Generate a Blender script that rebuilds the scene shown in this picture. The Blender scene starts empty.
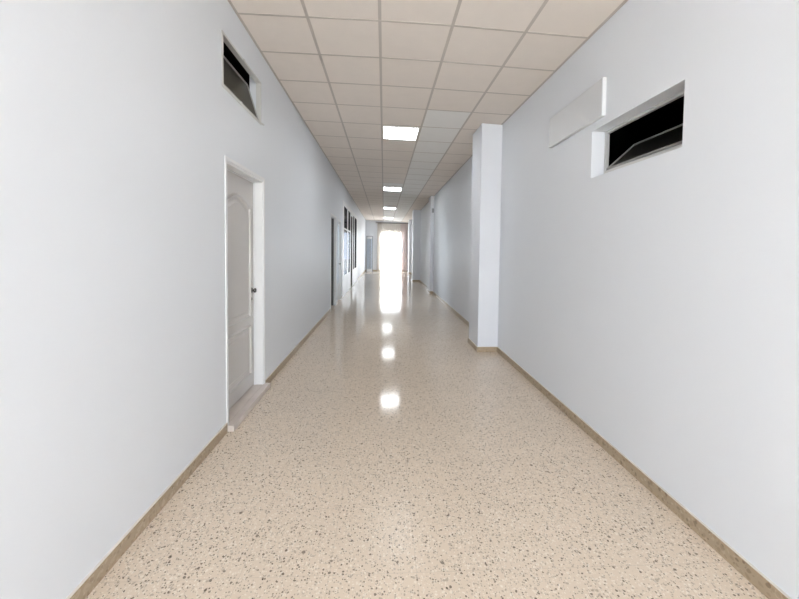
import bpy, bmesh, math, random
from mathutils import Vector, Matrix
random.seed(4)
SC = bpy.context.scene
C = SC.collection

# ------------------------------------------------------------------ the place
L, R = -1.248, 1.6737            # corridor faces of the left and right walls
YN, YF = -3.4, 23.0              # near wall (behind the camera), far wall
EYE = 1.48
TILT = -0.0464                   # the suspended ceiling hangs a little lower on the right
SKEW = -0.0582                   # its cross bars run slightly askew
def zc(x, y=9.0):
    # the ceiling also sags a little towards the right near the entrance
    return 3.3648 + TILT * x - 0.016 * max(0.0, 5.2 - max(y, 2.0)) * max(0.0, x - 0.3)

# ------------------------------------------------------------------ materials
def nt(name):
    m = bpy.data.materials.new(name); m.use_nodes = True
    n = m.node_tree; b = n.nodes['Principled BSDF']
    return m, n, b
def plain(name, col, rough=0.5, metal=0.0, spec=0.5, mottle=0.0, scale=3.0, bump=0.0, bscale=60.0):
    m, n, b = nt(name)
    b.inputs['Base Color'].default_value = (*col, 1); b.inputs['Roughness'].default_value = rough
    b.inputs['Metallic'].default_value = metal; b.inputs['Specular IOR Level'].default_value = spec
    tc = n.nodes.new('ShaderNodeTexCoord')
    if mottle:
        t = n.nodes.new('ShaderNodeTexNoise'); t.inputs['Scale'].default_value = scale; t.inputs['Detail'].default_value = 4
        n.links.new(tc.outputs['Object'], t.inputs['Vector'])
        r = n.nodes.new('ShaderNodeMix'); r.data_type = 'RGBA'
        r.inputs['A'].default_value = (*[c * (1 - mottle) for c in col], 1)
        r.inputs['B'].default_value = (*[min(1, c * (1 + mottle)) for c in col], 1)
        n.links.new(t.outputs['Fac'], r.inputs['Factor']); n.links.new(r.outputs['Result'], b.inputs['Base Color'])
    if bump:
        t = n.nodes.new('ShaderNodeTexNoise'); t.inputs['Scale'].default_value = bscale; t.inputs['Detail'].default_value = 3
        n.links.new(tc.outputs['Object'], t.inputs['Vector'])
        bp = n.nodes.new('ShaderNodeBump'); bp.inputs['Strength'].default_value = bump; bp.inputs['Distance'].default_value = 0.01
        n.links.new(t.outputs['Fac'], bp.inputs['Height']); n.links.new(bp.outputs['Normal'], b.inputs['Normal'])
    return m
def emit(name, col, s):
    m, n, b = nt(name)
    b.inputs['Base Color'].default_value = (*col, 1)
    b.inputs['Emission Color'].default_value = (*col, 1); b.inputs['Emission Strength'].default_value = s
    return m
def glass(name, tint, gloss_col, rough=0.03, ior=1.5):
    m, n, b = nt(name); n.nodes.remove(b)
    out = n.nodes['Material Output']
    tr = n.nodes.new('ShaderNodeBsdfTransparent'); tr.inputs['Color'].default_value = (*tint, 1)
    gl = n.nodes.new('ShaderNodeBsdfGlossy'); gl.inputs['Color'].default_value = (*gloss_col, 1); gl.inputs['Roughness'].default_value = rough
    fr = n.nodes.new('ShaderNodeFresnel'); fr.inputs['IOR'].default_value = ior
    mx = n.nodes.new('ShaderNodeMixShader')
    n.links.new(fr.outputs[0], mx.inputs[0]); n.links.new(tr.outputs[0], mx.inputs[1]); n.links.new(gl.outputs[0], mx.inputs[2])
    n.links.new(mx.outputs[0], out.inputs['Surface'])
    return m
def sheer(name, col, through):
    m, n, b = nt(name); n.nodes.remove(b); out = n.nodes['Material Output']
    d = n.nodes.new('ShaderNodeBsdfDiffuse'); d.inputs['Color'].default_value = (*col, 1)
    t = n.nodes.new('ShaderNodeBsdfTranslucent'); t.inputs['Color'].default_value = (*col, 1)
    w = n.nodes.new('ShaderNodeTexWave'); w.inputs['Scale'].default_value = 9; w.inputs['Distortion'].default_value = 2
    mx = n.nodes.new('ShaderNodeMixShader'); mx.inputs[0].default_value = through
    n.links.new(d.outputs[0], mx.inputs[1]); n.links.new(t.outputs[0], mx.inputs[2]); n.links.new(mx.outputs[0], out.inputs['Surface'])
    n.nodes.remove(w)
    return m

def terrazzo(name, base, dark, light, s=1.0, rough=0.095, joints=True, amount=1.0, worn=False):
    """polished terrazzo: cement ground with chips of several sizes, fine joints"""
    m, n, b = nt(name); N = n.nodes.new; K = n.links.new
    tc = N('ShaderNodeTexCoord')
    # warp the coordinates so the chips are irregular
    wn = N('ShaderNodeTexNoise'); wn.inputs['Scale'].default_value = 55 * s; wn.inputs['Detail'].default_value = 2
    K(tc.outputs['Object'], wn.inputs['Vector'])
    va = N('ShaderNodeVectorMath'); va.operation = 'MULTIPLY_ADD'
    va.inputs[1].default_value = (0.012 / s,) * 3
    K(wn.outputs['Color'], va.inputs[0]); K(tc.outputs['Object'], va.inputs[2])
    col = None
    def rgb(c):
        x = N('ShaderNodeRGB'); x.outputs[0].default_value = (*c, 1); return x.outputs[0]
    big = N('ShaderNodeTexNoise'); big.inputs['Scale'].default_value = 1.3 * s; big.inputs['Detail'].default_value = 5
    K(tc.outputs['Object'], big.inputs['Vector'])
    mx = N('ShaderNodeMix'); mx.data_type = 'RGBA'
    mx.inputs['A'].default_value = (*[c * 0.93 for c in base], 1); mx.inputs['B'].default_value = (*[min(1, c * 1.07) for c in base], 1)
    K(big.outputs['Fac'], mx.inputs['Factor']); col = mx.outputs['Result']
    def chips(scale, keep, size, colour, strength):
        """round-ish chips in a share KEEP of the cells, colour varied per chip"""
        nonlocal col
        v = N('ShaderNodeTexVoronoi'); v.inputs['Scale'].default_value = scale * s; v.inputs['Randomness'].default_value = 1
        v.voronoi_dimensions = '3D'
        K(va.outputs[0], v.inputs['Vector'])
        sp = N('ShaderNodeSeparateColor'); K(v.outputs['Color'], sp.inputs[0])
        k = N('ShaderNodeMath'); k.operation = 'LESS_THAN'; K(sp.outputs['Red'], k.inputs[0]); k.inputs[1].default_value = keep
        szm = N('ShaderNodeMath'); szm.operation = 'MULTIPLY_ADD'; K(sp.outputs['Green'], szm.inputs[0]); szm.inputs[1].default_value = size * 0.8; szm.inputs[2].default_value = size * 0.45
        d = N('ShaderNodeMath'); d.operation = 'SUBTRACT'; K(szm.outputs[0], d.inputs[0]); K(v.outputs['Distance'], d.inputs[1])
        e = N('ShaderNodeMath'); e.operation = 'MULTIPLY'; e.use_clamp = True; K(d.outputs[0], e.inputs[0]); e.inputs[1].default_value = 22
        f = N('ShaderNodeMath'); f.operation = 'MULTIPLY'; K(e.outputs[0], f.inputs[0]); K(k.outputs[0], f.inputs[1])
        vs = N('ShaderNodeMath'); vs.operation = 'MULTIPLY_ADD'; K(sp.outputs['Blue'], vs.inputs[0]); vs.inputs[1].default_value = 0.4 * strength; vs.inputs[2].default_value = 0.6 * strength
        g = N('ShaderNodeMath'); g.operation = 'MULTIPLY'; K(f.outputs[0], g.inputs[0]); K(vs.outputs[0], g.inputs[1])
        mm = N('ShaderNodeMix'); mm.data_type = 'RGBA'; K(g.outputs[0], mm.inputs['Factor']); K(col, mm.inputs['A']); mm.inputs['B'].default_value = (*colour, 1)
        col = mm.outputs['Result']
    mid = tuple(0.55 * a + 0.45 * d_ for a, d_ in zip(base, dark))
    chips(110, 0.50, 0.42, light, 0.7 * amount)
    chips(105, 0.42, 0.42, mid, 0.9 * amount)
    chips(58, 0.30, 0.38, light, 0.65 * amount)
    chips(60, 0.28, 0.36, mid, 0.95 * amount)
    chips(84, 0.27, 0.37, dark, 0.9 * amount)
    chips(48, 0.18, 0.29, dark, 1.0 * amount)
    chips(27, 0.035, 0.22, dark, 1.0 * amount)
    if joints:
        br = N('ShaderNodeTexBrick'); br.offset = 0.0; br.inputs['Scale'].default_value = 1.0
        br.inputs['Brick Width'].default_value = 0.40; br.inputs['Row Height'].default_value = 0.40
        br.inputs['Mortar Size'].default_value = 0.0011; br.inputs['Mortar Smooth'].default_value = 0.3
        br.inputs['Color1'].default_value = (0, 0, 0, 1); br.inputs['Color2'].default_value = (0, 0, 0, 1); br.inputs['Mortar'].default_value = (1, 1, 1, 1)
        mp = N('ShaderNodeMapping'); mp.inputs['Location'].default_value = (0.235, 0.1, 0)
        K(tc.outputs['Object'], mp.inputs['Vector']); K(mp.outputs[0], br.inputs['Vector'])
        jf = N('ShaderNodeMath'); jf.operation = 'MULTIPLY'; K(br.outputs['Color'], jf.inputs[0]); jf.inputs[1].default_value = 0.40
        jm = N('ShaderNodeMix'); jm.data_type = 'RGBA'; K(jf.outputs[0], jm.inputs['Factor']); K(col, jm.inputs['A']); jm.inputs['B'].default_value = (*[c * 0.5 for c in base], 1)
        col = jm.outputs['Result']
    K(col, b.inputs['Base Color'])
    rn = N('ShaderNodeTexNoise'); rn.inputs['Scale'].default_value = 2.2; rn.inputs['Detail'].default_value = 4
    K(tc.outputs['Object'], rn.inputs['Vector'])
    rm = N('ShaderNodeMapRange'); rm.inputs['To Min'].default_value = rough * 0.8; rm.inputs['To Max'].default_value = rough * 1.25
    K(rn.outputs['Fac'], rm.inputs['Value']); rough_out = rm.outputs[0]
    b.inputs['Specular IOR Level'].default_value = 0.5
    if worn:
        # the polish is worn off by feet towards the entrance
        sx = N('ShaderNodeSeparateXYZ'); K(tc.outputs['Object'], sx.inputs[0])
        ad = N('ShaderNodeMath'); ad.operation = 'MULTIPLY_ADD'; K(rn.outputs['Fac'], ad.inputs[0]); ad.inputs[1].default_value = 0.8; K(sx.outputs['Y'], ad.inputs[2])
        wr = N('ShaderNodeMapRange'); wr.interpolation_type = 'SMOOTHSTEP'
        wr.inputs['From Min'].default_value = 2.2; wr.inputs['From Max'].default_value = 3.6
        wr.inputs['To Min'].default_value = 1.0; wr.inputs['To Max'].default_value = 0.0
        K(ad.outputs[0], wr.inputs['Value'])
        sm = N('ShaderNodeMath'); sm.operation = 'MULTIPLY_ADD'; K(wr.outputs[0], sm.inputs[0]); sm.inputs[1].default_value = 0.10; K(rough_out, sm.inputs[2])
        mn = N('ShaderNodeMath'); mn.operation = 'MINIMUM'; K(sm.outputs[0], mn.inputs[0]); mn.inputs[1].default_value = 0.262; rough_out = mn.outputs[0]
        sl = N('ShaderNodeMapRange'); sl.inputs['To Min'].default_value = 0.55; sl.inputs['To Max'].default_value = 0.10
        K(wr.outputs[0], sl.inputs['Value']); K(sl.outputs[0], b.inputs['Specular IOR Level'])
    K(rough_out, b.inputs['Roughness'])
    bn = N('ShaderNodeTexNoise'); bn.inputs['Scale'].default_value = 5; bn.inputs['Detail'].default_value = 1
    K(tc.outputs['Object'], bn.inputs['Vector'])
    bp = N('ShaderNodeBump'); bp.inputs['Strength'].default_value = 0.06; bp.inputs['Distance'].default_value = 0.004
    K(bn.outputs['Fac'], bp.inputs['Height']); K(bp.outputs['Normal'], b.inputs['Normal'])
    return m

M = {}
M['wall'] = plain('white_wall_paint', (0.78, 0.802, 0.838), 0.48, spec=0.35, mottle=0.012, scale=1.6, bump=0.05, bscale=45)
M['pillar'] = plain('white_pillar_paint', (0.785, 0.80, 0.84), 0.48, spec=0.35, mottle=0.01, scale=2)
M['tile_beige'] = plain('beige_ceiling_tile', (0.83, 0.758, 0.695), 0.9, spec=0.1, mottle=0.035, scale=7, bump=0.15, bscale=120)
M['tile_white'] = plain('white_ceiling_tile', (0.86, 0.84, 0.81), 0.9, spec=0.1, mottle=0.03, scale=7, bump=0.15, bscale=120)
M['tbar'] = plain('beige_grid_bar', (0.56, 0.50, 0.45), 0.55, spec=0.3, mottle=0.04, scale=5)
M['floor'] = terrazzo('polished_terrazzo', (0.72, 0.605, 0.485), (0.065, 0.043, 0.027), (0.87, 0.80, 0.70), worn=True)
M['skirt'] = terrazzo('brown_skirting_stone', (0.42, 0.325, 0.225), (0.12, 0.075, 0.04), (0.58, 0.48, 0.36), s=0.45, rough=0.3, joints=False, amount=0.7)
M['skirt_edge'] = plain('pale_skirting_edge', (0.74, 0.70, 0.64), 0.5, mottle=0.06, scale=12)  # top face coloured paler for the light it catches, and for paint drips
M['door'] = plain('white_door_lacquer', (0.625, 0.60, 0.58), 0.38, mottle=0.02, scale=3)
M['frame'] = plain('white_frame_lacquer', (0.84, 0.84, 0.845), 0.35, mottle=0.01, scale=4)
M['alu'] = plain('pale_aluminium', (0.66, 0.655, 0.64), 0.42, metal=0.25, mottle=0.05, scale=9)
M['alu_sash'] = plain('dull_aluminium', (0.42, 0.415, 0.40), 0.45, metal=0.25, mottle=0.05, scale=9)
M['alu_grey'] = plain('grey_aluminium', (0.30, 0.31, 0.33), 0.4, metal=0.3, mottle=0.04, scale=6)
M['marble'] = plain('cream_marble', (0.64, 0.57, 0.52), 0.3, mottle=0.10, scale=9)
M['chrome'] = plain('dark_chrome', (0.16, 0.155, 0.15), 0.25, metal=1.0, mottle=0.05, scale=20)
M['panel'] = plain('white_panel_paint', (0.665, 0.675, 0.69), 0.4, mottle=0.01, scale=3)
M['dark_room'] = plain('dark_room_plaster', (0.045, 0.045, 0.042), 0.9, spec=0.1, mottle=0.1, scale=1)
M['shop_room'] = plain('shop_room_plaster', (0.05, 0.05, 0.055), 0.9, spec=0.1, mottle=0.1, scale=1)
M['led'] = emit('led_diffuser', (0.93, 0.97, 1.0), 12.0)
M['led_rim'] = plain('led_rim_white', (0.85, 0.86, 0.87), 0.4, mottle=0.01)
M['glass'] = glass('clear_glass', (0.55, 0.58, 0.60), (0.20, 0.21, 0.23), ior=1.12)
M['light_glass'] = glass('pale_glass', (0.88, 0.91, 0.94), (0.8, 0.85, 0.9), ior=1.3)
M['smoked'] = glass('dusty_dark_glass', (0.33, 0.33, 0.30), (0.58, 0.57, 0.52), rough=0.35, ior=1.9)
M['curtain'] = sheer('cream_sheer_cloth', (0.90, 0.87, 0.83), 0.7)
M['curtain_pink'] = sheer('pinkish_sheer_cloth', (0.88, 0.81, 0.79), 0.65)
M['rod'] = plain('dark_brown_rod', (0.10, 0.075, 0.06), 0.45, mottle=0.1, scale=12)
M['ground'] = plain('pale_paving', (0.66, 0.65, 0.62), 0.8, mottle=0.08, scale=1.5)

# ------------------------------------------------------------------ builders
class MB:
    """collects faces into one mesh"""
    def __init__(s): s.bm = bmesh.new()
    def hexa(s, p, mi=0):
        v = [s.bm.verts.new(q) for q in p]
        for f in ((0, 3, 2, 1), (4, 5, 6, 7), (0, 1, 5, 4), (1, 2, 6, 5), (2, 3, 7, 6), (3, 0, 4, 7)):
            s.bm.faces.new([v[i] for i in f]).material_index = mi
        return s
    def box(s, x0, x1, y0, y1, z0, z1, mi=0):
        return s.hexa([(x0, y0, z0), (x1, y0, z0), (x1, y1, z0), (x0, y1, z0), (x0, y0, z1), (x1, y0, z1), (x1, y1, z1), (x0, y1, z1)], mi)
    def bar(s, a, b, u, w, h, mi=0):
        """a bar from a to b, width w along u, height h along the third axis"""
        a, b, u = Vector(a), Vector(b), Vector(u).normalized()
        d = (b - a).normalized(); t = d.cross(u).normalized()
        p = []
        for q in (a, b):
            p += [q - u * w / 2 - t * h / 2, q + u * w / 2 - t * h / 2, q + u * w / 2 + t * h / 2, q - u * w / 2 + t * h / 2]
        return s.hexa(p, mi)
    def tube(s, pts, r, seg=10, closed=False, mi=0):
        pts = [Vector(p) for p in pts]; rings = []; n = len(pts)
        for i, p in enumerate(pts):
            if closed: d = (pts[(i + 1) % n] - pts[i - 1])
            else: d = pts[min(i + 1, n - 1)] - pts[max(i - 1, 0)]
            d.normalize(); u = Vector((1, 0, 0)) if abs(d.x) < 0.9 else Vector((0, 0, 1))
            a = d.cross(u).normalized(); b = d.cross(a).normalized()
            rings.append([s.bm.verts.new(p + (a * math.cos(2 * math.pi * k / seg) + b * math.sin(2 * math.pi * k / seg)) * r) for k in range(seg)])
        for i in range(n if closed else n - 1):
            A, B = rings[i], rings[(i + 1) % n]
            for k in range(seg):
                f = s.bm.faces.new((A[k], A[(k + 1) % seg], B[(k + 1) % seg], B[k])); f.smooth = True; f.material_index = mi
        if not closed:
            s.bm.faces.new(rings[0]); s.bm.faces.new(rings[-1][::-1])
        return s
    def lathe(s, o, axis, prof, seg=20, mi=0):
        """prof: (distance along axis, radius)"""
        o, ax = Vector(o), Vector(axis).normalized()
        u = Vector((0, 0, 1)) if abs(ax.z) < 0.9 else Vector((1, 0, 0)); a = ax.cross(u).normalized(); b = ax.cross(a)
        rings = [[s.bm.verts.new(o + ax * d + (a * math.cos(2 * math.pi * k / seg) + b * math.sin(2 * math.pi * k / seg)) * r) for k in range(seg)] for d, r in prof]
        for A, B in zip(rings, rings[1:]):
            for k in range(seg):
                f = s.bm.faces.new((A[k], A[(k + 1) % seg], B[(k + 1) % seg], B[k])); f.smooth = True
        s.bm.faces.new(rings[0][::-1]); s.bm.faces.new(rings[-1])
        return s
    def build(s, name, mats, parent=None, bevel=0.0, seg=2):
        bmesh.ops.recalc_face_normals(s.bm, faces=s.bm.faces)
        me = bpy.data.meshes.new(name)
        if parent is not None:
            bmesh.ops.translate(s.bm, vec=-ORIGIN(parent), verts=s.bm.verts)
        s.bm.to_mesh(me); s.bm.free()
        for m in (mats if isinstance(mats, (list, tuple)) else [mats]): me.materials.append(m)
        o = bpy.data.objects.new(name, me); C.objects.link(o)
        if parent is not None: o.parent = parent
        if bevel:
            bv = o.modifiers.new('bevel', 'BEVEL'); bv.width = bevel; bv.segments = seg; bv.limit_method = 'ANGLE'
        return o
def ORIGIN(o):
    v = Vector((0, 0, 0))
    while o is not None:
        v = v + o.location; o = o.parent
    return v
def tag(o, label=None, cat=None, group=None, kind=None):
    if label: o['label'] = label
    if cat: o['category'] = cat
    if group: o['group'] = group
    if kind: o['kind'] = kind
    return o
def empty(name, loc, label, cat, group=None, kind=None):
    o = bpy.data.objects.new(name, None); o.empty_display_size = 0.1; C.objects.link(o); o.location = loc
    return tag(o, label, cat, group, kind)
def struct(name, mb, mats, label, cat, parent=None, bevel=0.0):
    return tag(mb.build(name, mats, parent, bevel), label, cat, kind='structure')
def copy_tree(o, parent=None):
    c = o.copy(); C.objects.link(c)
    if parent is not None: c.parent = parent
    for ch in list(o.children): copy_tree(ch, c)
    return c

# ------------------------------------------------------------------ openings in the walls: (y0, y1, z0, z1)
DA = (2.765, 3.585, 0.0, 2.165)      # near door
WL = (2.70, 3.525, 2.71, 3.13)       # hopper window beyond/over the door
DB = (8.05, 8.90, 0.0, 2.27)         # second door
DC = (9.25, 9.95, 0.0, 2.25)         # glazed side door letting daylight in
SF = (10.25, 16.2, 0.0, 2.95)        # glazed shop front
WR = (1.865, 2.715, 2.075, 2.45)     # hopper window in the right wall

def wall_with_openings(x0, x1, y0, y1, ztop, ops):
    mb = MB(); ys = sorted({y0, y1, *[v for o in ops for v in o[:2]]})
    for a, b in zip(ys, ys[1:]):
        segs = [(0.0, ztop)]
        for oy0, oy1, oz0, oz1 in ops:
            if oy0 <= a + 1e-6 and oy1 >= b - 1e-6:
                new = []
                for s0, s1 in segs:
                    if oz0 > s0: new.append((s0, min(s1, oz0)))
                    if oz1 < s1: new.append((max(s0, oz1), s1))
                segs = new
        for s0, s1 in segs:
            if s1 - s0 > 1e-4: mb.box(x0, x1, a, b, s0, s1)
    return mb
TL, TR, TH = 0.11, 0.136, 0.22
# split the y axis so the door and the window above it are both cut
WLB = (WL[0] - 0.05, WL[1], WL[2], 3.36)
wl = wall_with_openings(L - 0.042, L, YN, YF, 3.60, [DA, WL, DB, DC, SF])
wl2 = wall_with_openings(L - TL, L - 0.042, YN, YF, 3.60, [DA, WLB, DB, DC, SF])
tmp = bpy.data.meshes.new('tmp'); wl2.bm.to_mesh(tmp); wl2.bm.free(); wl.bm.from_mesh(tmp); bpy.data.meshes.remove(tmp)
struct('wall_left', wl, M['wall'],
       'long white corridor wall with doors and a shop front on the left', 'wall')
struct('wall_right', wall_with_openings(R, R + TR, YN, YF, 3.60, [WR]), M['wall'],
       'long white corridor wall with pillars and one small window on the right', 'wall')

# far wall with the bright doorway
OX0, OX1, OZ = -0.24, 1.20, 2.62
mb = MB(); mb.box(L - TH, OX0, YF, YF + 0.22, 0, 3.6); mb.box(OX1, R + TH, YF, YF + 0.22, 0, 3.6); mb.box(OX0, OX1, YF, YF + 0.22, OZ, 3.6)
struct('wall_far', mb, M['wall'], 'white end wall of the corridor around the bright doorway', 'wall')
# near wall, behind the camera, with a wide entrance
NX0, NX1, NZ = -1.20, 1.62, 3.05
mb = MB(); mb.box(L - TH, NX0, YN - 0.22, YN, 0, 3.6); mb.box(NX1, R + TH, YN - 0.22, YN, 0, 3.6); mb.box(NX0, NX1, YN - 0.22, YN, NZ, 3.6)
struct('wall_near', mb, M['wall'], 'white wall with the wide entrance behind the viewpoint', 'wall')

struct('floor', MB().box(L - TH, R + TH, YN - 0.22, YF + 0.22, -0.12, 0.0), M['floor'],
       'polished beige speckled terrazzo floor of the corridor', 'floor')
mb = MB(); mb.box(-14, 14, YF + 0.22, YF + 26, -0.16, -0.04); mb.box(-14, 14, YN - 26, YN - 0.22, -0.16, -0.04)
mb.box(-14, L - TH, YN - 0.22, YF + 0.22, -0.16, -0.07)
struct('ground', mb, M['ground'], 'pale sunlit paving outside the far doorway', 'ground')

# ------------------------------------------------------------------ suspended ceiling
DK = [2.885, 3.427, 3.995, 4.586, 5.230, 5.904, 6.573, 7.250]
rows = [DK[0] - 0.545 * k for k in range(12, 0, -1)] + DK
while rows[-1] < YF + 0.2: rows.append(rows[-1] + 0.62)
K4 = rows.index(5.230)
XS = [L - 0.02, -0.653, -0.053, 0.547, 1.147, R + 0.02]
def cy(k, x): return rows[k] + SKEW * x
mb = MB(); G = 0.009
for k in range(len(rows) - 1):
    for c in range(5):
        xa, xb = XS[c] + (G if c else 0), XS[c + 1] - (G if c < 4 else 0)
        white = (c == 3 and k >= K4 - 1) or (c == 2 and k > K4 + 6) or (c == 3 and k == K4 - 10)
        p = []
        for dz in (0.0, 0.016):
            for x, kk, s in ((xa, k, 1), (xb, k, 1), (xb, k + 1, -1), (xa, k + 1, -1)):
                p.append((x, cy(kk, x) + s * G, zc(x, cy(kk, x)) + dz))
        mb.hexa(p, 1 if white else 0)
def strip(mb, x0, y0, x1, y1, w, mi):
    """a grid bar in the ceiling plane from (x0,y0) to (x1,y1)"""
    d = Vector((x1 - x0, y1 - y0, 0)).normalized(); t = Vector((-d.y, d.x, 0)) * w / 2; p = []
    for dz in (-0.002, 0.02):
        for x, y, s in ((x0, y0, 1), (x1, y1, 1), (x1, y1, -1), (x0, y0, -1)):
            xx, yy = x - s * t.x, y - s * t.y
            p.append((xx, yy, zc(xx, yy) + dz))
    mb.hexa(p, mi)
for c in (1, 2, 3, 4):
    for k in range(len(rows) - 1): strip(mb, XS[c], cy(k, XS[c]), XS[c], cy(k + 1, XS[c]), 0.026, 2)
for k in range(len(rows)):
    for c in range(5): strip(mb, XS[c], cy(k, XS[c]), XS[c + 1], cy(k, XS[c + 1]), 0.018, 2)
for k in range(len(rows) - 1):
    for x in (L + 0.011, R - 0.011): strip(mb, x, cy(k, x), x, cy(k + 1, x), 0.022, 2)
struct('ceiling', mb, [M['tile_beige'], M['tile_white'], M['tbar']],
       'suspended ceiling of square beige tiles in a thin metal grid', 'ceiling')

# LED panels
def light_panel():
    xa, xb = -0.033, 0.522; ya, yb = rows[K4] + 0.045, rows[K4 + 1] - 0.05
    xm, ym = (xa + xb) / 2, (ya + yb) / 2
    root = empty('ceiling_light', (xm, ym, zc(xm)), 'square lit LED panel nearest to the viewer, left of the white ceiling tiles', 'ceiling light', 'lit square panels along the ceiling')
    def plate(mb, x0, x1, y0, y1, z0, z1):
        p = []
        for dz in (z0, z1):
            for x, y in ((x0, y0), (x1, y0), (x1, y1), (x0, y1)): p.append((x, y + SKEW * x, zc(x) + dz))
        mb.hexa(p)
    f = MB(); w = 0.014
    plate(f, xa, xb, ya, ya + w, -0.013, 0.0); plate(f, xa, xb, yb - w, yb, -0.013, 0.0)
    plate(f, xa, xa + w, ya + w, yb - w, -0.013, 0.0); plate(f, xb - w, xb, ya + w, yb - w, -0.013, 0.0)
    f.build('frame', M['led_rim'], root)
    d = MB(); plate(d, xa + w, xb - w, ya + w, yb - w, -0.011, -0.003)
    d.build('diffuser', M['led'], root)
    return root
lp = light_panel()
for dk, lab in ((8, 'second lit ceiling panel from the viewer, in the same row of tiles'),
                (16, 'third lit ceiling panel from the viewer, well down the corridor'),
                (24, 'farthest lit ceiling panel, just before the bright doorway'),
                ):
    o = copy_tree(lp); o['label'] = lab
    o.location.y += (rows[K4 + dk] + rows[K4 + dk + 1] - rows[K4] - rows[K4 + 1]) / 2

# ------------------------------------------------------------------ pillars along the right wall (with their stone skirting)
SKH = 0.074
def pillar(x0, y0, y1, label):
    root = empty('pillar', ((x0 + R) / 2, (y0 + y1) / 2, 0), label, 'pillar', 'white pillars along the right wall')
    MB().hexa([(x0, y0, 0), (R, y0, 0), (R, y1, 0), (x0, y1, 0)] + [(x, y, zc(x, y) - 0.007) for x, y in ((x0, y0), (R, y0), (R, y1), (x0, y1))]).build('shaft', M['pillar'], root, 0.004)
    s = MB(); t = 0.012
    s.box(x0 - t, R - t, y0 - t, y0, 0, SKH); s.box(x0 - t, x0, y0, y1, 0, SKH); s.box(x0 - t, R - t, y1, y1 + t, 0, SKH)
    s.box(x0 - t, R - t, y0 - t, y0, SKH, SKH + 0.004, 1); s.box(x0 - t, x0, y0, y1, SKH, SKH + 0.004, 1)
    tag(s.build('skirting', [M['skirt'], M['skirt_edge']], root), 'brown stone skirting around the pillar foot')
    return root
pillar(1.375, 4.845, 5.36, 'broad white square pillar nearest on the right, beyond the small window')
pillar(1.555, 11.40, 12.0, 'slim shallow white pillar, second along the right wall')
pillar(1.335, 15.60, 16.2, 'pale bluish pillar, third along the right wall')
pillar(1.515, 20.6, 21.3, 'farthest pillar on the right, next to the curtained doorway')

# ------------------------------------------------------------------ skirting
def skirting(name, x, side, spans, label):
    mb = MB(); t = 0.012
    for a, b in spans:
        xa, xb = (x, x + t) if side > 0 else (x - t, x)
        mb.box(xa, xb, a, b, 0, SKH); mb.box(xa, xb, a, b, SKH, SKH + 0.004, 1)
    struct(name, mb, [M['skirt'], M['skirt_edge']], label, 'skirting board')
skirting('baseboard_left', L, 1, [(YN, DA[0] - 0.035), (DA[1] + 0.035, DB[0] - 0.04), (DB[1] + 0.04, DC[0] - 0.03), (DC[1] + 0.03, SF[0] - 0.01), (SF[1] + 0.03, YF)], 'brown speckled stone skirting along the left wall')
skirting('baseboard_right', R, -1, [(YN, 4.833), (5.372, 11.388), (12.012, 15.588), (16.212, 20.588), (21.312, YF)], 'brown speckled stone skirting along the right wall')
mb = MB()
for a, b in ((L + 0.012, OX0), (OX1, R - 0.012)):
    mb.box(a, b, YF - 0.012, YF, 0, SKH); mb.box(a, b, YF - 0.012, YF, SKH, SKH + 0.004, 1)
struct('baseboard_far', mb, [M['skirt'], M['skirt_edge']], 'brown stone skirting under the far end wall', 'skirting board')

# ------------------------------------------------------------------ rooms behind the openings (unlit)
def room(name, x0, x1, y0, y1, z1, mat, label, z0=0.0):
    mb = MB(); t = 0.06
    wallx = x0 if x1 > 0 and x0 > 0 else x1         # the open side touches the corridor wall
    mb.box(x0, x1, y0, y0 + t, z0, z1); mb.box(x0, x1, y1 - t, y1, z0, z1)
    if wallx == x0: mb.box(x1 - t, x1, y0 + t, y1 - t, z0, z1)
    else: mb.box(x0, x0 + t, y0 + t, y1 - t, z0, z1)
    mb.box(x0, x1, y0, y1, z1, z1 + t); mb.box(x0, x1, y0, y1, z0 - t, z0)
    struct(name, mb, mat, label, 'room')
room('wall_left_room', L - TL - 2.6, L - TL, 1.2, 5.2, 3.5, M['dark_room'], 'unlit room seen through the high window over the near door')
room('wall_right_room', R + TR, R + TR + 2.6, 0.6, 4.6, 3.5, M['dark_room'], 'black unlit room behind the small window on the right')
room('wall_office_room', L - TL - 1.2, L - TL, 6.8, 9.15, 3.4, M['dark_room'], 'dark room behind the open second doorway on the left')
room('wall_shop_room', L - TL - 1.2, L - TL, 10.05, 16.6, 3.4, M['shop_room'], 'dim room behind the glazed shop front')

# ------------------------------------------------------------------ near door
def casing(mb, y0, y1, z0, z1, w, x0, x1, bottom=False):
    mb.box(x0, x1, y0 - w, y0, z0, z1 + w); mb.box(x0, x1, y1, y1 + w, z0, z1 + w); mb.box(x0, x1, y0, y1, z1, z1 + w)
    if bottom: mb.box(x0, x1, y0 - w, y1 + w, z0 - w, z0)
LX = L - 0.092                         # face of the door leaf
d1 = empty('door_1', (L - 0.06, (DA[0] + DA[1]) / 2, 0), 'closed white panelled door with dark knob on the left', 'door', kind='structure')
mb = MB()
casing(mb, DA[0], DA[1], 0.05, DA[3], 0.030, L, L + 0.008)
jt = 0.018
mb.box(L - 0.15, L, DA[0], DA[0] + jt, 0.05, DA[3]); mb.box(L - 0.15, L, DA[1] - jt, DA[1], 0.05, DA[3]); mb.box(L - 0.15, L, DA[0] + jt, DA[1] - jt, DA[3] - jt, DA[3])
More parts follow.
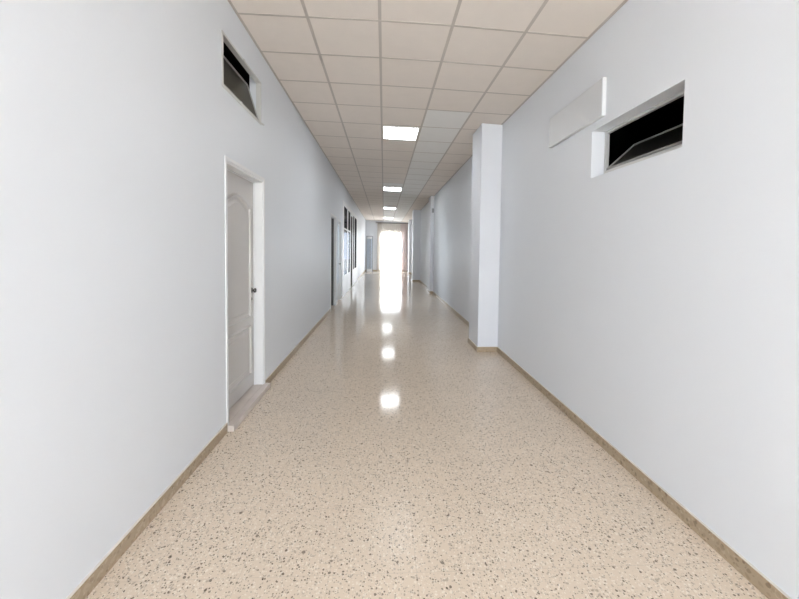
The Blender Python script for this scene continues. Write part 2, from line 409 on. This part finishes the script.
# stop bead on which the leaf closes
mb.box(LX, LX + 0.012, DA[1] - jt - 0.010, DA[1] - jt, 0.05, DA[3] - jt); mb.box(LX, LX + 0.012, DA[0] + jt, DA[0] + jt + 0.010, 0.05, DA[3] - jt)
mb.box(LX, LX + 0.012, DA[0] + jt + 0.010, DA[1] - jt - 0.010, DA[3] - jt - 0.010, DA[3] - jt)
mb.build('door_frame', M['frame'], d1, 0.0015)
y0, y1 = DA[0] + jt + 0.002, DA[1] - jt - 0.002
leaf = MB().box(LX - 0.04, LX - 0.001, y0, y1, 0.058, DA[3] - jt - 0.002).build('door_leaf', M['door'], d1, 0.002)
# raised mouldings of the two panels
def moulding(outline, name, hgt=0.018):
    m = MB()
    n = len(outline); cen = (sum(p[0] for p in outline) / n, sum(p[1] for p in outline) / n)
    def off(i, d):
        p, q, r = outline[i - 1], outline[i], outline[(i + 1) % n]
        e1 = Vector((q[0] - p[0], q[1] - p[1])).normalized(); e2 = Vector((r[0] - q[0], r[1] - q[1])).normalized()
        nn = Vector((-(e1.y + e2.y), e1.x + e2.x)); nn.normalize()
        k = 1 / max(0.5, nn.dot(Vector((-e1.y, e1.x))))
        return q[0] + nn.x * d * k, q[1] + nn.y * d * k
    prof = [(-0.017, -0.001), (-0.012, 0.005), (-0.005, hgt), (0.003, hgt * 0.85), (0.008, 0.003), (0.014, 0.002), (0.022, -0.001)]
    R_ = []
    for d, h in prof:
        R_.append([m.bm.verts.new((LX + h, *off(i, d))) for i in range(n)])
    for a, b in zip(R_, R_[1:]):
        for i in range(n): m.bm.faces.new((a[i], a[(i + 1) % n], b[(i + 1) % n], b[i]))
    # raised field of the panel
    fl = [off(i, 0.050) for i in range(n)]; f2 = [off(i, 0.066) for i in range(n)]
    A = [m.bm.verts.new((LX - 0.001, *p)) for p in fl]; B = [m.bm.verts.new((LX + 0.008, *p)) for p in f2]
    for i in range(n): m.bm.faces.new((A[i], A[(i + 1) % n], B[(i + 1) % n], B[i]))
    m.bm.faces.new(B)
    return m.build(name, M['door'], leaf)
pa, pb = y0 + 0.115, y1 - 0.115; ym = (pa + pb) / 2
top = []
sh, pk = 1.865, 1.955                   # shoulders and crown of the arched head
top.append((pb, sh))
for i in range(0, 13):
    t = i / 12; yy = pb - 0.035 - (pb - pa - 0.07) * t
    top.append((yy, sh + 0.012 + (pk - sh - 0.012) * math.sin(math.pi * t) ** 1.15))
top.append((pa, sh))
moulding([(pa, 0.79), (pb, 0.79)] + top, 'upper_panel')
moulding([(pa, 0.215), (pb, 0.215), (pb, 0.69), (pa, 0.69)], 'lower_panel')
k = MB(); ky, kz = y1 - 0.055, 1.045
k.lathe((LX - 0.001, ky, kz), (1, 0, 0), [(0, 0.027), (0.006, 0.027), (0.009, 0.022), (0.010, 0.010), (0.020, 0.010), (0.024, 0.017), (0.030, 0.023), (0.038, 0.024), (0.044, 0.019), (0.047, 0.008)], 24)
tag(k.build('door_knob', M['chrome'], leaf), 'dark round door knob')
k = MB(); k.lathe((LX - 0.001, ky, kz - 0.085), (1, 0, 0), [(0, 0.013), (0.004, 0.013), (0.006, 0.009)], 16)
k.build('lock', M['chrome'], leaf)
sill = MB().box(L - 0.16, L, DA[0] + 0.001, DA[1] - 0.001, 0.0, 0.05).box(L, L + 0.060, DA[0] - 0.030, DA[1] + 0.034, 0.0, 0.05)
tag(sill.build('threshold', M['marble'], d1, 0.004), 'pale marble step at the door foot')

# ------------------------------------------------------------------ hopper windows
def hopper(name, x_in, out, op, tilt, reach, label, frame_x, rail=0.020):
    """frame ring in the opening, sash hinged at the bottom with its top tipped into the room behind (out = -1 left, +1 right)"""
    y0, y1, z0, z1 = op; fx0, fx1 = frame_x; w = 0.020
    root = empty(name, (x_in, (y0 + y1) / 2, z0), label, 'window', kind='structure')
    f = MB(); e = 0.001
    f.box(fx0, fx1, y0 + e, y0 + w, z0 + e, z1 - e); f.box(fx0, fx1, y1 - w, y1 - e, z0 + e, z1 - e)
    f.box(fx0, fx1, y0 + w, y1 - w, z0 + e, z0 + rail); f.box(fx0, fx1, y0 + w, y1 - w, z1 - w, z1 - e)
    f.build('window_frame', M['alu'], root, 0.002)
    s = MB(); hx = (fx0 + fx1) / 2; hz = z0 + rail + 0.012
    a = math.radians(tilt); up = Vector((out * math.sin(a), 0, math.cos(a))); nrm = Vector((math.cos(a), 0, -out * math.sin(a)))
    ya, yb = y0 + w + 0.012, y1 - w - 0.012; bw = 0.018
    P = lambda y, r: Vector((hx, y, hz)) + up * r
    s.bar(P(ya, 0), P(yb, 0), up, bw, 0.02); s.bar(P(ya, reach), P(yb, reach), up, bw, 0.02)
    s.bar(P(ya + bw / 2, bw / 2), P(ya + bw / 2, reach - bw / 2), (0, 1, 0), bw, 0.02); s.bar(P(yb - bw / 2, bw / 2), P(yb - bw / 2, reach - bw / 2), (0, 1, 0), bw, 0.02)
    sash = s.build('sash', M['alu_sash'], root)
    g = MB(); q = []
    for t in (-0.0025, 0.0025):
        q += [P(ya + bw, bw / 2) + nrm * t, P(yb - bw, bw / 2) + nrm * t, P(yb - bw, reach - bw / 2) + nrm * t, P(ya + bw, reach - bw / 2) + nrm * t]
    g.hexa(q).build('pane', M['smoked'], sash)
    return root, P
w1, P = hopper('window_1', L, -1, WL, 17, 0.355, 'high narrow window with tipped dark pane above the white door', (L - 0.040, L + 0.006))
MB().box(L + 0.002, L + 0.014, 3.02, 3.05, WL[2] - 0.006, WL[2] + 0.024).build('latch', M['alu'], w1, 0.003)
MB().box(L + 0.004, L + 0.014, 3.09, 3.115, WL[3] - 0.024, WL[3] - 0.002).build('catch', M['alu'], w1, 0.003)
MB().bar((L + 0.004, WL[1] - 0.05, WL[2] + 0.012), (L + 0.03, WL[1] + 0.005, WL[2] + 0.004), (0, 0, 1), 0.012, 0.008).build('stay', M['alu'], w1)
w2, P = hopper('window_2', R, 1, WR, 47.5, 0.285, 'small recessed window with tipped pane before a black room, right wall', (R + 0.105, R + 0.135), 0.058)

# ------------------------------------------------------------------ flat cover panel on the right wall
wp = empty('wall_panel', (R, 2.98, 2.51), 'flat white rectangular cover panel high on the right wall beside the small window', 'wall panel')
MB().box(R - 0.034, R, 2.548, 3.375, 2.512, 2.800).build('cover', M['panel'], wp, 0.004)

# ------------------------------------------------------------------ second door on the left
d2 = empty('door_2', (L - 0.1, (DB[0] + DB[1]) / 2, 0), 'white framed doorway standing open to a dark room, left wall before the shop front', 'door', kind='structure')
mb = MB(); casing(mb, DB[0], DB[1], 0.0, DB[3], 0.035, L, L + 0.012); 
jd = L - 0.05
mb.box(jd, L, DB[0], DB[0] + 0.018, 0, DB[3]); mb.box(jd, L, DB[1] - 0.018, DB[1], 0, DB[3]); mb.box(jd, L, DB[0] + 0.018, DB[1] - 0.018, DB[3] - 0.018, DB[3])
mb.build('door_frame', M['frame'], d2)
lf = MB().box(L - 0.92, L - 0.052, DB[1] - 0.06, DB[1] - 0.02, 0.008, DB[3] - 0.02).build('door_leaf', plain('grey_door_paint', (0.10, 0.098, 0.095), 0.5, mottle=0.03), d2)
k = MB(); k.lathe((L - 0.85, DB[1] - 0.061, 1.04), (0, -1, 0), [(0, 0.026), (0.006, 0.026), (0.01, 0.011), (0.03, 0.011), (0.04, 0.026), (0.055, 0.024), (0.06, 0.01)], 16)
k.build('door_knob', M['chrome'], lf)

# glazed side door: daylight from the yard falls across the corridor here
d3 = empty('door_3', (L - 0.05, (DC[0] + DC[1]) / 2, 0), 'white glazed side door glowing with daylight just before the shop front', 'door', kind='structure')
mb = MB(); casing(mb, DC[0], DC[1], 0.0, DC[3], 0.028, L, L + 0.008)
mb.box(L - TL, L, DC[0], DC[0] + 0.02, 0, DC[3]); mb.box(L - TL, L, DC[1] - 0.02, DC[1], 0, DC[3]); mb.box(L - TL, L, DC[0] + 0.02, DC[1] - 0.02, DC[3] - 0.02, DC[3])
mb.build('door_frame', M['frame'], d3)
a_, b_, x0, x1 = DC[0] + 0.022, DC[1] - 0.022, L - 0.075, L - 0.045
mb = MB(); mb.box(x0, x1, a_, a_ + 0.07, 0.008, DC[3] - 0.022); mb.box(x0, x1, b_ - 0.07, b_, 0.008, DC[3] - 0.022)
mb.box(x0, x1, a_ + 0.07, b_ - 0.07, 0.008, 0.48); mb.box(x0, x1, a_ + 0.07, b_ - 0.07, DC[3] - 0.10, DC[3] - 0.022)
lf = mb.build('door_leaf', M['frame'], d3)
MB().box(L - 0.063, L - 0.057, a_ + 0.07, b_ - 0.07, 0.48, DC[3] - 0.10).build('pane', M['light_glass'], lf)
k = MB(); k.lathe((x1, b_ - 0.035, 1.04), (1, 0, 0), [(0, 0.022), (0.005, 0.022), (0.008, 0.01), (0.025, 0.01), (0.03, 0.02), (0.04, 0.02), (0.044, 0.008)], 14)
k.build('door_knob', M['chrome'], lf)

# ------------------------------------------------------------------ glazed shop front
w3 = empty('window_3', (L, 13.2, 0), 'tall white framed glazed shop front far along the left wall', 'shop front', kind='structure')
f = MB(); X0, X1 = L - 0.07, L + 0.008
posts = [(SF[0], 10.62), (11.58, 11.84), (12.60, 12.86), (13.50, 13.72), (14.22, 14.45), (15.50, SF[1])]
for a, b in posts: f.box(X0, X1, a, b, 0, SF[3] - 0.001)
ztop = SF[3] - 0.001
gl = [(10.62, 11.58), (11.84, 12.60), (13.72, 14.22), (14.45, 15.50)]
for a, b in gl: f.box(X0, X1, a, b, 2.80, ztop); f.box(X0, X1, a, b, 0.56, 0.64)
f.box(X0, X1, 12.86, 13.50, 2.72, ztop)
for a, b in gl[:2]: f.box(X0 + 0.02, X1, a, b, 2.08, 2.13)
f.build('window_frame', M['frame'], w3, 0.003)
for a, b in gl:
    MB().box(L - 0.003, L + 0.003, a + 0.001, b - 0.001, 0.641, 2.799).build('pane', M['glass'], w3)
    MB().box(L - 0.05, L + 0.002, a, b, 0.0, 0.56).build('lower_panel', M['frame'], w3)
# the dark closed leaf of the shop front
MB().box(L - 0.045, L - 0.004, 12.865, 13.495, 0.012, 2.715).build('door_leaf', plain('dark_brown_door', (0.05, 0.036, 0.03), 0.9, spec=0.05, mottle=0.1), w3)

# ------------------------------------------------------------------ far end: doorway, rod, curtains, narrow glazed leaf
rod = MB().tube([(-0.52, YF - 0.09, 3.245), (1.62, YF - 0.09, 3.215)], 0.017, 12)
rd = empty('curtain_rod', (0.55, YF, 3.23), 'dark curtain rod under the ceiling above the bright far doorway', 'curtain rod')
rod.build('rod', M['rod'], rd)
fin = MB(); fin.lathe((-0.52, YF - 0.09, 3.245), (-1, 0, 0), [(0, 0.012), (0.01, 0.026), (0.03, 0.032), (0.05, 0.02), (0.055, 0.005)], 14)
fin.build('finial', M['rod'], rd)
for x in (-0.30, 1.40):
    MB().box(x - 0.012, x + 0.012, YF - 0.095, YF, 3.213, 3.237).build('bracket', M['rod'], rd)
def cloth(name, xa, xb, za, zb, y, amp, folds, mat, label, cat, gather=None):
    m = MB(); nx, nz = 90, 30; grid = []
    for j in range(nz + 1):
        v = j / nz; z = zb + (za - zb) * v; rowv = []
        for i in range(nx + 1):
            u = i / nx; x = xa + (xb - xa) * u
            if gather: x = gather(x, z, u)
            yy = y + amp * math.sin(u * folds * 2 * math.pi + 0.4 * math.sin(5 * v)) * (0.6 + 0.4 * v)
            rowv.append(m.bm.verts.new((x, yy, z)))
        grid.append(rowv)
    for j in range(nz):
        for i in range(nx):
            m.bm.faces.new((grid[j][i], grid[j][i + 1], grid[j + 1][i + 1], grid[j + 1][i])).smooth = True
    o = m.build(name, mat)
    so = o.modifiers.new('cloth_thickness', 'SOLIDIFY'); so.thickness = 0.003
    return tag(o, label, cat)
cloth('curtain', -0.46, -0.16, 0.02, 3.212, YF - 0.09, 0.025, 4, M['curtain'], 'narrow cream curtain hanging left of the bright far doorway', 'curtain')
def tied(x, z, u):
    t = math.exp(-((z - 1.45) / 0.45) ** 2)
    return x + t * 0.16 * (1 - u)
cloth('curtain', 1.12, 1.60, 0.02, 3.194, YF - 0.09, 0.028, 5, M['curtain_pink'], 'pinkish curtain hanging right of the bright far doorway, by the last pillar', 'curtain', tied)
cloth('valance', -0.15, 1.11, 2.55, 3.200, YF - 0.095, 0.02, 9, M['curtain'], 'short cream valance hanging across the top of the bright far doorway', 'valance')

gd = empty('glazed_door_leaf', (-0.96, 22.55, 0), 'narrow grey-framed glazed leaf standing at the left of the far end wall', 'door leaf')
f = MB(); a, b, yy, zt = -1.165, -0.735, 22.55, 2.34
f.box(a, a + 0.045, yy, yy + 0.04, 0.0, zt); f.box(b - 0.05, b, yy, yy + 0.04, 0.0, zt); f.box(a + 0.045, b - 0.05, yy, yy + 0.04, zt - 0.05, zt)
f.box(-0.93, -0.89, yy, yy + 0.04, 0.16, zt - 0.05)
f.build('frame', M['alu_grey'], gd)
tag(MB().box(a + 0.045, b - 0.05, yy + 0.001, yy + 0.039, 0.0, 0.16).build('bottom_rail', M['frame'], gd), 'white bottom rail')
tag(MB().box(a + 0.06, b - 0.06, yy - 0.02, yy, zt - 0.20, zt - 0.06).build('plate', M['frame'], gd), 'white plate at the top')
for x0, x1 in ((a + 0.045, -0.93), (-0.89, b - 0.05)):
    MB().box(x0, x1, yy + 0.017, yy + 0.023, 0.16, zt - 0.05).build('pane', M['light_glass'], gd)

# small dark bracket high on the second pillar
MB_ = MB().box(1.60, 1.655, 11.36, 11.3999, 2.72, 2.86)
tag(MB_.build('wall_bracket', M['alu_grey'], None, 0.005), 'small dark fitting high on the face of the slim second pillar', 'bracket')

# ------------------------------------------------------------------ daylight
w = bpy.data.worlds.new('overcast_sky'); SC.world = w; w.use_nodes = True
bg = w.node_tree.nodes['Background']; bg.inputs[0].default_value = (0.86, 0.93, 1.0, 1); bg.inputs[1].default_value = 6.0
def portal(name, loc, sx, sz, face_y):
    l = bpy.data.lights.new(name, 'AREA'); l.shape = 'RECTANGLE'; l.size = sx; l.size_y = sz
    l.cycles.is_portal = True
    o = bpy.data.objects.new(name, l); C.objects.link(o); o.location = loc
    o.rotation_euler = (math.radians(-90 if face_y < 0 else 90), 0, 0)
    if face_y < 0: o.rotation_euler = (math.radians(-90), 0, 0)
    return o
sun = bpy.data.lights.new('sun', 'SUN'); sun.energy = 14.0; sun.angle = math.radians(3); sun.color = (1.0, 0.98, 0.95)
so = bpy.data.objects.new('sun', sun); C.objects.link(so); so.rotation_euler = (math.radians(20), math.radians(42), 0)
# an area lamp shines along its -Z: +90 about X turns that to +Y, -90 to -Y
portal('daylight_entrance', ((NX0 + NX1) / 2, YN - 0.11, NZ / 2), NX1 - NX0, NZ, 1)
portal('daylight_doorway', ((OX0 + OX1) / 2, YF + 0.11, OZ / 2), OX1 - OX0, OZ, -1)

o = portal('daylight_side_door', (L - TL - 0.01, (DC[0] + DC[1]) / 2, DC[3] / 2), DC[3], DC[1] - DC[0], 1)
o.rotation_euler = (0, math.radians(-90), 0)
# ------------------------------------------------------------------ camera
yaw, pitch, roll = 0.0461, 0.0366, 0.0117
F = Vector((math.sin(yaw) * math.cos(pitch), math.cos(yaw) * math.cos(pitch), -math.sin(pitch)))
r0 = Vector((math.cos(yaw), -math.sin(yaw), 0)); u0 = r0.cross(F)
Rr = r0 * math.cos(roll) + u0 * math.sin(roll); U = u0 * math.cos(roll) - r0 * math.sin(roll)
cam = bpy.data.cameras.new('camera'); co = bpy.data.objects.new('camera', cam); C.objects.link(co)
co.matrix_world = Matrix(((Rr.x, U.x, -F.x, 0), (Rr.y, U.y, -F.y, 0), (Rr.z, U.z, -F.z, EYE), (0, 0, 0, 1)))
cam.sensor_fit = 'HORIZONTAL'; cam.sensor_width = 36.0; cam.lens = 340.0 / 799 * 36.0
cam.shift_x = 0.0; cam.shift_y = -(299.5 - 261.75) / 799
cam.clip_start = 0.05; cam.clip_end = 200
SC.camera = co

SC.view_settings.view_transform = 'Standard'; SC.view_settings.look = 'None'
SC.view_settings.gamma = 1.0; SC.view_settings.use_curve_mapping = False
SC.view_settings.exposure = 0.745
